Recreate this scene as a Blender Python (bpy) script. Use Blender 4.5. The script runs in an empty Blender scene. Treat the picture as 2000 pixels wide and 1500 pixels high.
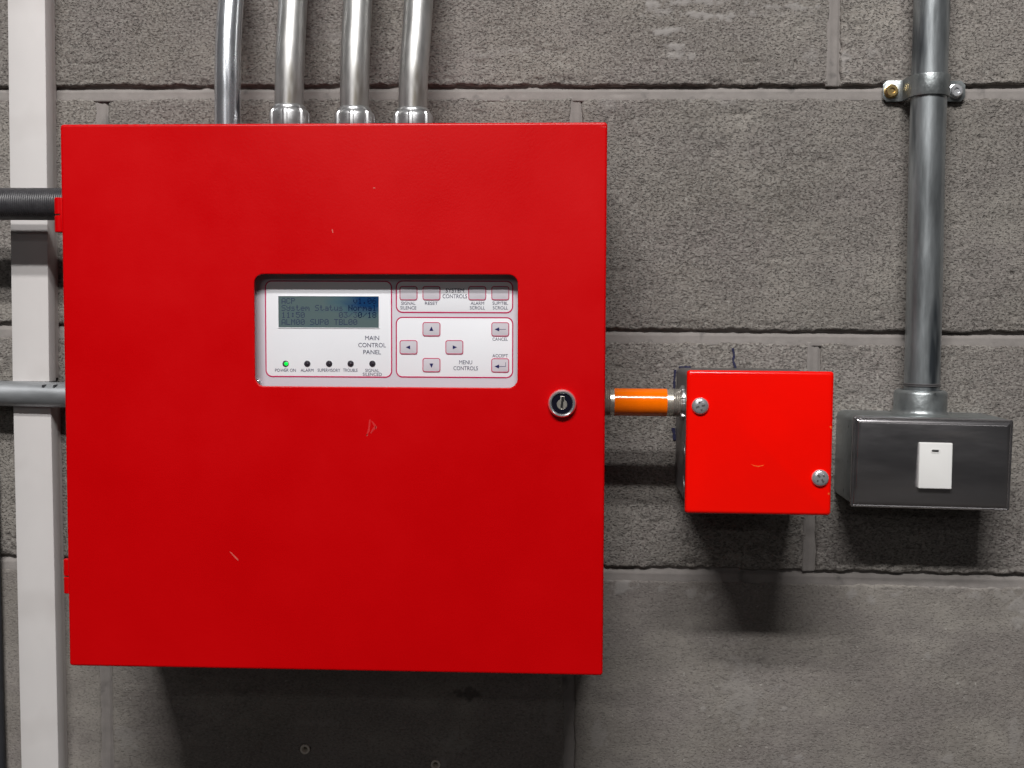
import bpy, bmesh, math
import numpy as np
from mathutils import Matrix, Vector

scene = bpy.context.scene
COL = scene.collection
PI = math.pi
BASE_Z = 1.60                      # height of the upper bed joint above the floor (m)

# ------------------------------------------------------------------ camera
F_PX = 2300.0
CAM = np.array([-0.00393, -0.98253, BASE_Z - 0.18525])
A_, B_, C_ = -0.0571900, 0.0482315, -0.0081584


def rot3(a, b, c):
    ca, sa, cb, sb, cc, sc = math.cos(a), math.sin(a), math.cos(b), math.sin(b), math.cos(c), math.sin(c)
    rx = np.array([[1, 0, 0], [0, ca, -sa], [0, sa, ca]])
    rz = np.array([[cb, -sb, 0], [sb, cb, 0], [0, 0, 1]])
    ry = np.array([[cc, 0, sc], [0, 1, 0], [-sc, 0, cc]])
    return rz @ rx @ ry


ROT = rot3(A_, B_, C_)


def at(px, py, depth=0.0):
    """photo pixel -> point on the plane that lies `depth` metres in front of the wall face"""
    d = ROT @ np.array([(px - 1000) / F_PX, 1.0, -(py - 750) / F_PX])
    t = (-depth - CAM[1]) / d[1]
    return Vector((CAM[0] + t * d[0], -depth, CAM[2] + t * d[2]))


cam_data = bpy.data.cameras.new("camera")
cam = bpy.data.objects.new("camera", cam_data)
COL.objects.link(cam)
cam_data.sensor_width = 36.0
cam_data.lens = F_PX / 2000.0 * 36.0
cam_data.clip_start = 0.02
cam_data.clip_end = 100.0
m = Matrix.Identity(4)
for i in range(3):
    m[i][0], m[i][1], m[i][2], m[i][3] = ROT[i][0], ROT[i][2], -ROT[i][1], CAM[i]
cam.matrix_world = m
scene.camera = cam

# ------------------------------------------------------------------ world, lamps, exposure
world = bpy.data.worlds.new("World")
scene.world = world
world.use_nodes = True
wn, wl = world.node_tree.nodes, world.node_tree.links
bg = wn["Background"]
wtc = wn.new("ShaderNodeTexCoord")
wsx = wn.new("ShaderNodeSeparateXYZ")
wmr = wn.new("ShaderNodeMapRange")
wmr.inputs[1].default_value, wmr.inputs[2].default_value = -1.0, 1.0
wcr = wn.new("ShaderNodeValToRGB")
wcr.color_ramp.elements[0].position = 0.38
wcr.color_ramp.elements[0].color = (0.17, 0.155, 0.145, 1)     # lit floor of the room
wcr.color_ramp.elements[1].position = 0.75
wcr.color_ramp.elements[1].color = (0.10, 0.105, 0.115, 1)     # ceiling
e = wcr.color_ramp.elements.new(0.475)
e.color = (0.030, 0.031, 0.036, 1)                              # far dim wall behind the camera
wl.new(wtc.outputs["Generated"], wsx.inputs[0])
wl.new(wsx.outputs["Z"], wmr.inputs[0])
wl.new(wmr.outputs[0], wcr.inputs[0])
wl.new(wcr.outputs[0], bg.inputs["Color"])
bg.inputs["Strength"].default_value = 0.24


def area_lamp(name, loc, target, sx, sy, power, color):
    ld = bpy.data.lights.new(name, 'AREA')
    ld.shape = 'RECTANGLE'
    ld.size, ld.size_y, ld.energy, ld.color = sx, sy, power, color
    o = bpy.data.objects.new(name, ld)
    COL.objects.link(o)
    o.location = loc
    dirv = (Vector(target) - Vector(loc)).normalized()
    z = -dirv
    x = Vector((1, 0, 0))
    x = (x - z * x.dot(z)).normalized()
    y = z.cross(x)
    mm = Matrix.Identity(4)
    for k in range(3):
        mm[k][0], mm[k][1], mm[k][2], mm[k][3] = x[k], y[k], z[k], loc[k]
    o.matrix_world = mm
    return o


TUBE = (1.0, 0.982, 0.965)
KZ = BASE_Z - 0.32 + 2.05
# twin-tube ceiling fitting parallel to the wall, above and behind the camera
area_lamp("tube_lamp", (-0.22, -1.78, KZ), (-0.15, 0, BASE_Z - 0.3), 1.5, 0.09, 42, TUBE)
area_lamp("tube_lamp", (-0.22, -2.16, KZ), (-0.15, 0, BASE_Z - 0.3), 1.5, 0.09, 51, TUBE)
# the next fittings deeper in the room
for lx, ly, pw in ((-1.5, -4.8, 6), (-1.1, -7.5, 14), (2.4, -6.0, 3)):
    area_lamp("room_lamp", (lx, ly, KZ), (lx * 0.8, ly + 1.6, BASE_Z - 0.6), 1.2, 0.16, pw, (1.0, 0.98, 0.96))

scene.view_settings.view_transform = 'Standard'
scene.view_settings.look = 'None'
scene.view_settings.exposure = 0.0
scene.view_settings.gamma = 1.0
scene.view_settings.use_curve_mapping = False
scene.render.engine = 'CYCLES'
scene.render.resolution_x, scene.render.resolution_y = 1024, 768


# ------------------------------------------------------------------ materials
def mat(name, color, rough=0.5, metal=0.0, var=0.0, vscale=60.0, bump=0.0, bscale=400.0, bdist=0.0004,
        stretch=(1, 1, 1), rvar=0.0, specks=None, spec=0.5, coat=0.0, emit=None, coords='Object'):
    mt = bpy.data.materials.new(name)
    mt.use_nodes = True
    n, l = mt.node_tree.nodes, mt.node_tree.links
    b = n["Principled BSDF"]
    b.inputs["Base Color"].default_value = (*color, 1)
    b.inputs["Roughness"].default_value = rough
    b.inputs["Metallic"].default_value = metal
    b.inputs["Specular IOR Level"].default_value = spec
    b.inputs["Coat Weight"].default_value = coat
    b.inputs["Coat Roughness"].default_value = 0.12
    if emit:
        b.inputs["Emission Color"].default_value = (*emit[0], 1)
        b.inputs["Emission Strength"].default_value = emit[1]
    if not (var or bump or rvar or specks):
        return mt
    tc = n.new("ShaderNodeTexCoord")
    mp = n.new("ShaderNodeMapping")
    mp.inputs["Scale"].default_value = stretch
    l.new(tc.outputs[coords], mp.inputs[0])
    out = None
    if var or rvar:
        nz = n.new("ShaderNodeTexNoise")
        nz.inputs["Scale"].default_value = vscale
        nz.inputs["Detail"].default_value = 6
        nz.inputs["Roughness"].default_value = 0.65
        l.new(mp.outputs[0], nz.inputs["Vector"])
        if var:
            mr = n.new("ShaderNodeMapRange")
            mr.inputs[1].default_value, mr.inputs[2].default_value = 0.25, 0.75
            mr.inputs[3].default_value, mr.inputs[4].default_value = 1 - var, 1 + var
            l.new(nz.outputs[0], mr.inputs[0])
            vm = n.new("ShaderNodeVectorMath")
            vm.operation = 'SCALE'
            vm.inputs[0].default_value = color
            l.new(mr.outputs[0], vm.inputs["Scale"])
            out = vm.outputs[0]
        if rvar:
            mr2 = n.new("ShaderNodeMapRange")
            mr2.inputs[1].default_value, mr2.inputs[2].default_value = 0.3, 0.7
            mr2.inputs[3].default_value, mr2.inputs[4].default_value = max(0.03, rough - rvar), rough + rvar
            l.new(nz.outputs[0], mr2.inputs[0])
            l.new(mr2.outputs[0], b.inputs["Roughness"])
    if specks:
        scol, sscale, lo, hi = specks
        ns = n.new("ShaderNodeTexNoise")
        ns.inputs["Scale"].default_value = sscale
        ns.inputs["Detail"].default_value = 3
        l.new(mp.outputs[0], ns.inputs["Vector"])
        mr3 = n.new("ShaderNodeMapRange")
        mr3.inputs[1].default_value, mr3.inputs[2].default_value = lo, hi
        l.new(ns.outputs[0], mr3.inputs[0])
        mx = n.new("ShaderNodeMix")
        mx.data_type = 'RGBA'
        l.new(mr3.outputs[0], mx.inputs["Factor"])
        if out:
            l.new(out, mx.inputs["A"])
        else:
            mx.inputs["A"].default_value = (*color, 1)
        mx.inputs["B"].default_value = (*scol, 1)
        out = mx.outputs["Result"]
    if out:
        l.new(out, b.inputs["Base Color"])
    if bump:
        nb = n.new("ShaderNodeTexNoise")
        nb.inputs["Scale"].default_value = bscale
        nb.inputs["Detail"].default_value = 3
        l.new(mp.outputs[0], nb.inputs["Vector"])
        bp = n.new("ShaderNodeBump")
        bp.inputs["Strength"].default_value = bump
        bp.inputs["Distance"].default_value = bdist
        l.new(nb.outputs[0], bp.inputs["Height"])
        l.new(bp.outputs[0], b.inputs["Normal"])
    return mt


def block_material(name, smooth):
    """cast concrete: grey paste, dark pores, pale grit; the vertex layer 'smear' carries mortar wiped over the face"""
    mt = bpy.data.materials.new(name)
    mt.use_nodes = True
    n, l = mt.node_tree.nodes, mt.node_tree.links
    b = n["Principled BSDF"]
    b.inputs["Roughness"].default_value = 0.92
    b.inputs["Specular IOR Level"].default_value = 0.2
    geo = n.new("ShaderNodeNewGeometry")
    info = n.new("ShaderNodeObjectInfo")

    gmap = n.new("ShaderNodeMapping")                 # grain slightly drawn out along the pressing direction
    gmap.inputs["Scale"].default_value = (0.78, 1.0, 1.22)
    l.new(geo.outputs["Position"], gmap.inputs[0])

    def noise(scale, detail, rough=0.6, vec=None):
        t = n.new("ShaderNodeTexNoise")
        t.inputs["Scale"].default_value = scale
        t.inputs["Detail"].default_value = detail
        t.inputs["Roughness"].default_value = rough
        l.new(gmap.outputs[0], t.inputs["Vector"])
        return t.outputs[0]

    def mrange(v, a, c, lo, hi):
        t = n.new("ShaderNodeMapRange")
        for k, q in enumerate((a, c, lo, hi)):
            t.inputs[k + 1].default_value = q
        l.new(v, t.inputs[0])
        return t.outputs[0]

    def math_(op, a, c):
        t = n.new("ShaderNodeMath")
        t.operation = op
        for k, q in enumerate((a, c)):
            if isinstance(q, (int, float)):
                t.inputs[k].default_value = q
            else:
                l.new(q, t.inputs[k])
        return t.outputs[0]

    def mix(f, a, c):
        t = n.new("ShaderNodeMix")
        t.data_type = 'RGBA'
        if isinstance(f, float):
            t.inputs["Factor"].default_value = f
        else:
            l.new(f, t.inputs["Factor"])
        for key, q in (("A", a), ("B", c)):
            if isinstance(q, tuple):
                t.inputs[key].default_value = (*q, 1)
            else:
                l.new(q, t.inputs[key])
        return t.outputs["Result"]

    tone = mrange(noise(8, 5, 0.65), 0.38, 0.62, 0.0, 1.0)
    colr = mix(tone, (0.190, 0.170, 0.153), (0.290, 0.266, 0.240))
    hue = mrange(noise(17, 3), 0.42, 0.58, 0.0, 0.7)
    colr = mix(hue, colr, (0.232, 0.204, 0.196))
    mott = mrange(noise(34, 4, 0.6), 0.36, 0.64, 0.0, 1.0)
    colr = mix(math_('MULTIPLY', mott, 0.50), colr, (0.150, 0.138, 0.122))
    grit = mrange(noise(540, 2, 0.5), 0.42, 0.66, 0.0, 1.0)
    gritf = math_('MULTIPLY', grit, 0.60 if not smooth else 0.30)
    colr = mix(gritf, colr, (0.345, 0.328, 0.302))
    # dark pores
    p1 = mrange(noise(500, 2, 0.5), 0.43, 0.33, 0.0, 1.0)
    p2 = mrange(noise(200, 2, 0.5), 0.335, 0.26, 0.0, 1.0)
    p3 = mrange(noise(680, 2, 0.5), 0.42, 0.32, 0.0, 0.8)
    pore = math_('MAXIMUM', math_('MAXIMUM', p1, p2), p3)
    poref = math_('MULTIPLY', pore, 0.60 if not smooth else 0.36)
    colr = mix(poref, colr, (0.075, 0.067, 0.063))
    # pale stones
    st = mrange(noise(260, 3, 0.6), 0.665, 0.72, 0.0, 0.6)
    colr = mix(st, colr, (0.42, 0.40, 0.37))
    # mortar wiped over the face
    at_ = n.new("ShaderNodeAttribute")
    at_.attribute_name = "smear"
    colr = mix(math_('MAXIMUM', at_.outputs["Fac"], 0.0), colr, (0.315, 0.297, 0.284))
    colr = mix(math_('MAXIMUM', math_('MULTIPLY', at_.outputs["Fac"], -1.0), 0.0), colr, (0.05, 0.046, 0.043))
    # block to block tone
    k = mrange(info.outputs["Random"], 0, 1, 0.86, 1.10)
    vm = n.new("ShaderNodeVectorMath")
    vm.operation = 'SCALE'
    l.new(colr, vm.inputs[0])
    l.new(k, vm.inputs["Scale"])
    l.new(vm.outputs[0], b.inputs["Base Color"])
    # relief
    h = math_('SUBTRACT', math_('MULTIPLY', noise(380, 3, 0.55), 0.9), math_('MULTIPLY', pore, 0.9))
    inv = math_('SUBTRACT', 1.0, math_('MULTIPLY', math_('MAXIMUM', at_.outputs["Fac"], 0.0), 0.8))
    bp = n.new("ShaderNodeBump")
    bp.inputs["Distance"].default_value = 0.0010 if not smooth else 0.0005
    l.new(math_('MULTIPLY', inv, 0.85 if not smooth else 0.6), bp.inputs["Strength"])
    l.new(h, bp.inputs["Height"])
    l.new(bp.outputs[0], b.inputs["Normal"])
    return mt


M = {}
M['block'] = block_material("rough_concrete", False)
M['block_smooth'] = block_material("smooth_concrete", True)
M['mortar'] = mat("mortar", (0.255, 0.234, 0.221), 0.9, var=0.14, vscale=70, bump=0.5, bscale=900, bdist=0.0003,
                  specks=((0.14, 0.13, 0.125), 60, 0.62, 0.74), spec=0.2)
M['panel_low_bounce'] = mat('cabinet_low_bounce_red', (0.20, 0.012, 0.012), 0.6, var=0.2, vscale=25)  # red darkened so the hidden cabinet body bounces less light onto the wall
M['core'] = mat("wall_core", (0.10, 0.095, 0.09), 0.95, var=0.1)
M['panel_red'] = mat("panel_red_powder_coat", (0.575, 0.0, 0.0015), 0.30, var=0.085, vscale=5, bump=0.5, bscale=900,
                     bdist=0.00012, rvar=0.09, spec=0.25)
M['box_red'] = mat("cover_red_enamel", (0.98, 0.003, 0.0), 0.20, var=0.05, vscale=14, bump=0.25, bscale=120,
                   bdist=0.0002, spec=0.5)
M['orange'] = mat("orange_sleeve", (0.97, 0.17, 0.0), 0.13, var=0.08, vscale=60, bump=0.1, bscale=150, bdist=0.0002)
M['galv'] = mat("galvanised_conduit", (0.42, 0.45, 0.465), 0.37, 0.84, var=0.42, vscale=55, stretch=(1, 1, 0.16), rvar=0.10,
                bump=0.3, bscale=130, bdist=0.0005, specks=((0.10, 0.115, 0.13), 48, 0.54, 0.66))
M['emt_shiny'] = mat("bright_conduit", (0.74, 0.77, 0.81), 0.25, 0.90, var=0.12, vscale=90, stretch=(1, 1, 0.12), rvar=0.06,
                     bump=0.06, bscale=55, bdist=0.0005, specks=((0.16, 0.17, 0.20), 130, 0.63, 0.69))
M['emt'] = mat("dull_conduit", (0.47, 0.47, 0.46), 0.43, 0.84, var=0.34, vscale=80, stretch=(1, 1, 0.2), rvar=0.09,
               bump=0.07, bscale=60, bdist=0.0005, specks=((0.20, 0.185, 0.15), 60, 0.57, 0.70))
M['emt_h'] = mat("weathered_conduit", (0.36, 0.375, 0.39), 0.45, 0.6, var=0.22, vscale=60, stretch=(0.3, 1, 1), rvar=0.08,
                 bump=0.3, bscale=110, bdist=0.0005, specks=((0.10, 0.095, 0.11), 40, 0.62, 0.72))
M['fitting'] = mat("zinc_fitting", (0.58, 0.585, 0.59), 0.32, 0.86, var=0.15, vscale=120, rvar=0.06, bump=0.15, bscale=300,
                   bdist=0.0003)
M['nickel'] = mat("nickel_nipple", (0.72, 0.68, 0.59), 0.27, 0.8, var=0.12, vscale=160, rvar=0.05)
M['thread'] = mat("dark_thread", (0.50, 0.47, 0.42), 0.35, 0.75, var=0.3, vscale=300)
M['box_steel'] = mat("box_steel", (0.20, 0.192, 0.195), 0.42, 0.7, var=0.18, vscale=40, rvar=0.08, bump=0.2, bscale=200,
                     bdist=0.0003)
M['cast'] = mat("cast_zinc", (0.34, 0.365, 0.37), 0.40, 0.85, var=0.25, vscale=70, rvar=0.08, bump=0.5, bscale=220,
                bdist=0.0006, specks=((0.07, 0.075, 0.08), 110, 0.66, 0.74))
M['stainless'] = mat("brushed_plate", (0.52, 0.50, 0.51), 0.20, 0.95, var=0.10, vscale=22, stretch=(0.5, 1, 2.5), rvar=0.06,
                     specks=((0.66, 0.62, 0.60), 26, 0.58, 0.80))
M['chrome'] = mat("chrome", (0.88, 0.88, 0.90), 0.16, 0.82, rvar=0.03, vscale=200)
M['screw'] = mat("zinc_screw", (0.78, 0.79, 0.82), 0.22, 0.75, var=0.12, vscale=300, rvar=0.05)
M['brass'] = mat("yellow_zinc_bolt", (0.62, 0.45, 0.20), 0.30, 1.0, var=0.2, vscale=300)
M['black_gloss'] = mat("black_lock_face", (0.008, 0.008, 0.016), 0.12, spec=0.6, rvar=0.03, vscale=300)
M['black'] = mat("black_recess", (0.004, 0.004, 0.004), 0.8, var=0.2)
M['pvc'] = mat("white_trunking", (0.655, 0.63, 0.62), 0.42, var=0.03, vscale=16, rvar=0.06, spec=0.4,
               specks=((0.52, 0.49, 0.475), 11, 0.56, 0.78), bump=0.06, bscale=30)
M['pvc_base'] = mat("white_trunking_base", (0.60, 0.565, 0.55), 0.5, var=0.05, vscale=30)
M['flex'] = mat("dark_flexible_conduit", (0.040, 0.039, 0.043), 0.42, var=0.3, vscale=120, rvar=0.10, spec=0.6,
                specks=((0.09, 0.085, 0.085), 160, 0.66, 0.76))
M['cable'] = mat("dark_cable", (0.03, 0.031, 0.036), 0.5, var=0.2, vscale=90)
M['ink'] = mat("marker_ink", (0.012, 0.012, 0.05), 0.6, var=0.3, vscale=400)
M['plug'] = mat("wall_plug", (0.72, 0.66, 0.58), 0.6, var=0.15, vscale=300)
M['plate'] = mat("faceplate", (0.64, 0.605, 0.66), 0.4, var=0.015, vscale=30, spec=0.3)
M['field'] = mat("faceplate_white", (0.86, 0.865, 0.90), 0.38, var=0.012, vscale=40, spec=0.3)
M['crimson'] = mat("crimson_print", (0.52, 0.012, 0.10), 0.45, var=0.03, vscale=90, spec=0.3)
M['key'] = mat("key_cap", (0.60, 0.57, 0.615), 0.4, var=0.015, vscale=60, spec=0.3)
M['print'] = mat("dark_print", (0.055, 0.055, 0.11), 0.5, var=0.05, spec=0.2)
M['print_navy'] = mat("navy_print", (0.012, 0.012, 0.10), 0.5, var=0.05, spec=0.2)
M['led_off'] = mat("dark_indicator", (0.035, 0.030, 0.040), 0.18, var=0.2, vscale=600)
M['led_on'] = mat("green_indicator", (0.0, 0.6, 0.05), 0.2, emit=((0.0, 1.0, 0.06), 1.1), rvar=0.02, vscale=300)
M['led_body'] = mat("indicator_body", (0.06, 0.09, 0.065), 0.2, var=0.2, vscale=600)
M['switch'] = mat("switch_white", (0.80, 0.795, 0.78), 0.32, var=0.012, vscale=50, spec=0.4)
M['bare'] = mat("bare_scratch", (0.64, 0.11, 0.09), 0.5, var=0.2, vscale=500)
M['bare_pale'] = mat("worn_red", (0.60, 0.016, 0.017), 0.55, var=0.25, vscale=700)
M['worn_spot'] = mat('worn_red_spot', (0.64, 0.07, 0.06), 0.5, var=0.2, vscale=500)
M['bare_orange'] = mat("primer_scratch", (0.95, 0.11, 0.012), 0.5, var=0.2, vscale=500)


def lcd_material():
    mt = bpy.data.materials.new("display_glass")
    mt.use_nodes = True
    n, l = mt.node_tree.nodes, mt.node_tree.links
    b = n["Principled BSDF"]
    b.inputs["Roughness"].default_value = 0.16
    tc = n.new("ShaderNodeTexCoord")
    # dark blue blotch in the upper right corner of the display
    gr = n.new("ShaderNodeTexGradient")
    gr.gradient_type = 'SPHERICAL'
    mp = n.new("ShaderNodeMapping")
    mp.inputs["Location"].default_value = (-1.0, 0.0, -0.85)
    mp.inputs["Scale"].default_value = (1.9, 0.0, 1.55)
    l.new(tc.outputs["Generated"], mp.inputs[0])
    mp.vector_type = 'POINT'
    mp.inputs["Location"].default_value = (-1.80, 0.0, -1.35)
    l.new(mp.outputs[0], gr.inputs[0])
    nz = n.new("ShaderNodeTexNoise")
    nz.inputs["Scale"].default_value = 5.0
    nz.inputs["Detail"].default_value = 2
    l.new(tc.outputs["Generated"], nz.inputs["Vector"])
    ad = n.new("ShaderNodeMath")
    ad.operation = 'MULTIPLY_ADD'
    l.new(nz.outputs[0], ad.inputs[0])
    ad.inputs[1].default_value = 0.5
    l.new(gr.outputs["Fac"], ad.inputs[2])
    cr = n.new("ShaderNodeValToRGB")
    cr.color_ramp.elements[0].position = 0.28
    cr.color_ramp.elements[0].color = (0.100, 0.142, 0.146, 1)
    cr.color_ramp.elements[1].position = 0.95
    cr.color_ramp.elements[1].color = (0.008, 0.042, 0.125, 1)
    el = cr.color_ramp.elements.new(0.55)
    el.color = (0.070, 0.125, 0.150, 1)
    l.new(ad.outputs[0], cr.inputs[0])
    l.new(cr.outputs[0], b.inputs["Base Color"])
    return mt


M['lcd'] = lcd_material()
M['lcd_text'] = mat("display_segments", (0.042, 0.055, 0.100), 0.2, var=0.05)
M['lcd_text_dark'] = mat("display_segments_dark", (0.003, 0.008, 0.045), 0.2, var=0.05)


# ------------------------------------------------------------------ object helpers
def tag(o, label=None, cat=None, group=None, kind=None):
    for k, v in (("label", label), ("category", cat), ("group", group), ("kind", kind)):
        if v:
            o[k] = v
    return o


def thing(name, loc, label, cat, group=None, roty=0.0):
    o = bpy.data.objects.new(name, None)
    o.empty_display_size = 0.02
    COL.objects.link(o)
    o.matrix_world = Matrix.Translation(Vector(loc)) @ Matrix.Rotation(roty, 4, 'Y')
    return tag(o, label, cat, group)


INV = {}


def loc_of(root, p):
    return root.matrix_world.inverted() @ Vector(p)


def add(name, geo, material, parent=None, smooth=40, kind=None):
    v, f = geo
    me = bpy.data.meshes.new(name)
    me.from_pydata([tuple(p) for p in v], [], f)
    me.validate()
    me.update()
    bm = bmesh.new()
    bm.from_mesh(me)
    bmesh.ops.recalc_face_normals(bm, faces=bm.faces)
    bm.to_mesh(me)
    bm.free()
    if material:
        me.materials.append(material)
    if smooth:
        me.polygons.foreach_set("use_smooth", [True] * len(me.polygons))
        me.set_sharp_from_angle(angle=math.radians(smooth))
    o = bpy.data.objects.new(name, me)
    COL.objects.link(o)
    o.parent = parent
    if kind:
        o["kind"] = kind
    return o


def merge(*geos):
    V, Fc = [], []
    for v, f in geos:
        k = len(V)
        V += [tuple(p) for p in v]
        Fc += [tuple(i + k for i in q) for q in f]
    return V, Fc


def rrect(cx, cz, w, h, r, n=5):
    """rounded rectangle in x,z"""
    r = max(1e-5, min(r, w / 2 - 1e-6, h / 2 - 1e-6))
    pts = []
    for sx, sz, a0 in ((1, 1, 0), (-1, 1, 90), (-1, -1, 180), (1, -1, 270)):
        for k in range(n + 1):
            a = math.radians(a0 + 90 * k / n)
            pts.append((cx + sx * (w / 2 - r) + r * math.cos(a), cz + sz * (h / 2 - r) + r * math.sin(a)))
    return pts


def loft(loops, cap0=True, cap1=True, closed=True):
    V, Fc = [], []
    n = len(loops[0])
    for lp in loops:
        V += [tuple(p) for p in lp]
    for k in range(len(loops) - 1):
        for i in range(n if closed else n - 1):
            j = (i + 1) % n
            Fc.append((k * n + i, k * n + j, (k + 1) * n + j, (k + 1) * n + i))
    if cap0:
        Fc.append(tuple(range(n - 1, -1, -1)))
    if cap1:
        Fc.append(tuple(range((len(loops) - 1) * n, len(loops) * n)))
    return V, Fc


def slab(cx, cz, w, h, r, d0, d1, bev=0.0004, n=5, nb=3, cap0=True):
    """rounded plate lying parallel to the wall, from depth d0 (back) to d1 (front) with a rounded front edge"""
    bev = min(bev, abs(d1 - d0) * 0.95)
    loops = [[(x, -d0, z) for x, z in rrect(cx, cz, w, h, r, n)]]
    for k in range(nb + 1):
        a = PI / 2 * k / nb
        o = bev * (1 - math.cos(a))
        dd = d1 - bev + bev * math.sin(a)
        loops.append([(x, -dd, z) for x, z in rrect(cx, cz, w - 2 * o, h - 2 * o, max(r - o, 1e-5), n)])
    return loft(loops, cap0, True)


def ring(cx, cz, w, h, r, t, d0, d1, n=6):
    """flat printed frame line of thickness t"""
    a = rrect(cx, cz, w, h, r, n)
    b = rrect(cx, cz, w - 2 * t, h - 2 * t, max(r - t, 1e-5), n)
    loops = [[(x, -d0, z) for x, z in a], [(x, -d1, z) for x, z in a], [(x, -d1, z) for x, z in b], [(x, -d0, z) for x, z in b]]
    return loft(loops, False, False)


def lathe(profile, origin, axis, seg=32, phase=0.0, shape=None, cap0=True, cap1=True):
    """profile: (radius, distance along axis)"""
    ax = Vector(axis).normalized()
    u = Vector((0, 0, 1)) if abs(ax.z) < 0.9 else Vector((1, 0, 0))
    u = (u - ax * u.dot(ax)).normalized()
    w = ax.cross(u)
    o = Vector(origin)
    loops = []
    for r, t in profile:
        lp = []
        for i in range(seg):
            a = phase + 2 * PI * i / seg
            rr = r * (shape(a, t) if shape else 1.0)
            lp.append(o + ax * t + u * (rr * math.cos(a)) + w * (rr * math.sin(a)))
        loops.append(lp)
    return loft(loops, cap0, cap1)


def smooth_path(pts, n=12):
    """Catmull-Rom through the points"""
    P = [Vector(p) for p in pts]
    P = [P[0] * 2 - P[1]] + P + [P[-1] * 2 - P[-2]]
    out = []
    for k in range(1, len(P) - 2):
        a, b, c, d = P[k - 1], P[k], P[k + 1], P[k + 2]
        for i in range(n):
            t = i / n
            out.append(0.5 * ((2 * b) + (c - a) * t + (2 * a - 5 * b + 4 * c - d) * t * t + (3 * b - a - 3 * c + d) * t ** 3))
    out.append(P[-2])
    return out


def tube(path, r, seg=32, cap0=True, cap1=True):
    loops = []
    n = len(path)
    ref = None
    for i, p in enumerate(path):
        t = (path[min(i + 1, n - 1)] - path[max(i - 1, 0)]).normalized()
        if ref is None:
            ref = Vector((0, 1, 0)) if abs(t.y) < 0.9 else Vector((1, 0, 0))
        ref = (ref - t * ref.dot(t)).normalized()
        w = t.cross(ref)
        loops.append([p + ref * (r * math.cos(2 * PI * k / seg)) + w * (r * math.sin(2 * PI * k / seg)) for k in range(seg)])
    return loft(loops, cap0, cap1)


def text_geo(body, cx, cz, w, h, depth, thick=0.00006):
    """lettering scaled to a measured width and cap height, facing the room"""
    cu = bpy.data.curves.new("t", 'FONT')
    cu.body = body
    cu.resolution_u = 3
    ob = bpy.data.objects.new("t", cu)
    COL.objects.link(ob)
    bpy.context.view_layer.update()
    me = bpy.data.meshes.new_from_object(ob.evaluated_get(bpy.context.evaluated_depsgraph_get()))
    co = np.array([v.co[:] for v in me.vertices])
    fs = [tuple(p.vertices) for p in me.polygons]
    bpy.data.objects.remove(ob)
    bpy.data.curves.remove(cu)
    bpy.data.meshes.remove(me)
    lo, hi = co.min(0), co.max(0)
    sx = w / (hi[0] - lo[0])
    sz = h / (hi[1] - lo[1])
    V = [(cx + (c[0] - (lo[0] + hi[0]) / 2) * sx, -depth, cz + (c[1] - (lo[1] + hi[1]) / 2) * sz) for c in co]
    return V, fs


def prism(poly, d0, d1):
    n = len(poly)
    V = [(x, -d0, z) for x, z in poly] + [(x, -d1, z) for x, z in poly]
    Fc = [tuple(range(n, 2 * n)), tuple(range(n - 1, -1, -1))]
    Fc += [(i, (i + 1) % n, n + (i + 1) % n, n + i) for i in range(n)]
    return V, Fc


# ------------------------------------------------------------------ the block wall
def vnoise(x, z, scale, seed):
    r = np.random.RandomState(seed)
    g = r.rand(128, 128)
    u, v = x / scale + 40.3, z / scale + 61.7
    i, j = np.floor(u).astype(int), np.floor(v).astype(int)
    fu, fv = u - i, v - j
    fu, fv = fu * fu * (3 - 2 * fu), fv * fv * (3 - 2 * fv)
    a, b, c, d = g[i % 128, j % 128], g[(i + 1) % 128, j % 128], g[i % 128, (j + 1) % 128], g[(i + 1) % 128, (j + 1) % 128]
    return (a * (1 - fu) + b * fu) * (1 - fv) + (c * (1 - fu) + d * fu) * fv


def add_grid(name, X, Y, Z, material, parent, smear=None, skirt=0.014):
    """displaced sheet (arrays nz x nx) with its rim folded back into the wall"""
    nz, nx = X.shape
    co = np.stack([X, Y, Z], -1).reshape(-1, 3)
    idx = np.arange(nz * nx).reshape(nz, nx)
    q = np.stack([idx[:-1, :-1], idx[:-1, 1:], idx[1:, 1:], idx[1:, :-1]], -1).reshape(-1, 4)
    rim = np.concatenate([idx[0, :-1], idx[:-1, -1], idx[-1, :0:-1], idx[:0:-1, 0]])
    base = co[rim].copy()
    base[:, 1] = skirt
    k0 = len(co)
    nr = len(rim)
    rb = k0 + np.arange(nr)
    q2 = np.stack([np.roll(rim, -1), rim, rb, np.roll(rb, -1)], -1)
    co = np.concatenate([co, base])
    q = np.concatenate([q, q2])
    me = bpy.data.meshes.new(name)
    me.vertices.add(len(co))
    me.vertices.foreach_set("co", co.astype(np.float32).ravel())
    me.loops.add(q.size)
    me.loops.foreach_set("vertex_index", q.astype(np.int32).ravel())
    me.polygons.add(len(q))
    me.polygons.foreach_set("loop_start", np.arange(0, q.size, 4, dtype=np.int32))
    me.polygons.foreach_set("use_smooth", np.ones(len(q), dtype=bool))
    me.materials.append(material)
    if smear is not None:
        a = me.attributes.new("smear", 'FLOAT', 'POINT')
        s = np.concatenate([smear.reshape(-1), np.zeros(nr)])
        a.data.foreach_set("value", s.astype(np.float32))
    me.update()
    me.validate()
    o = bpy.data.objects.new(name, me)
    COL.objects.link(o)
    o.parent = parent
    return o


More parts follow.
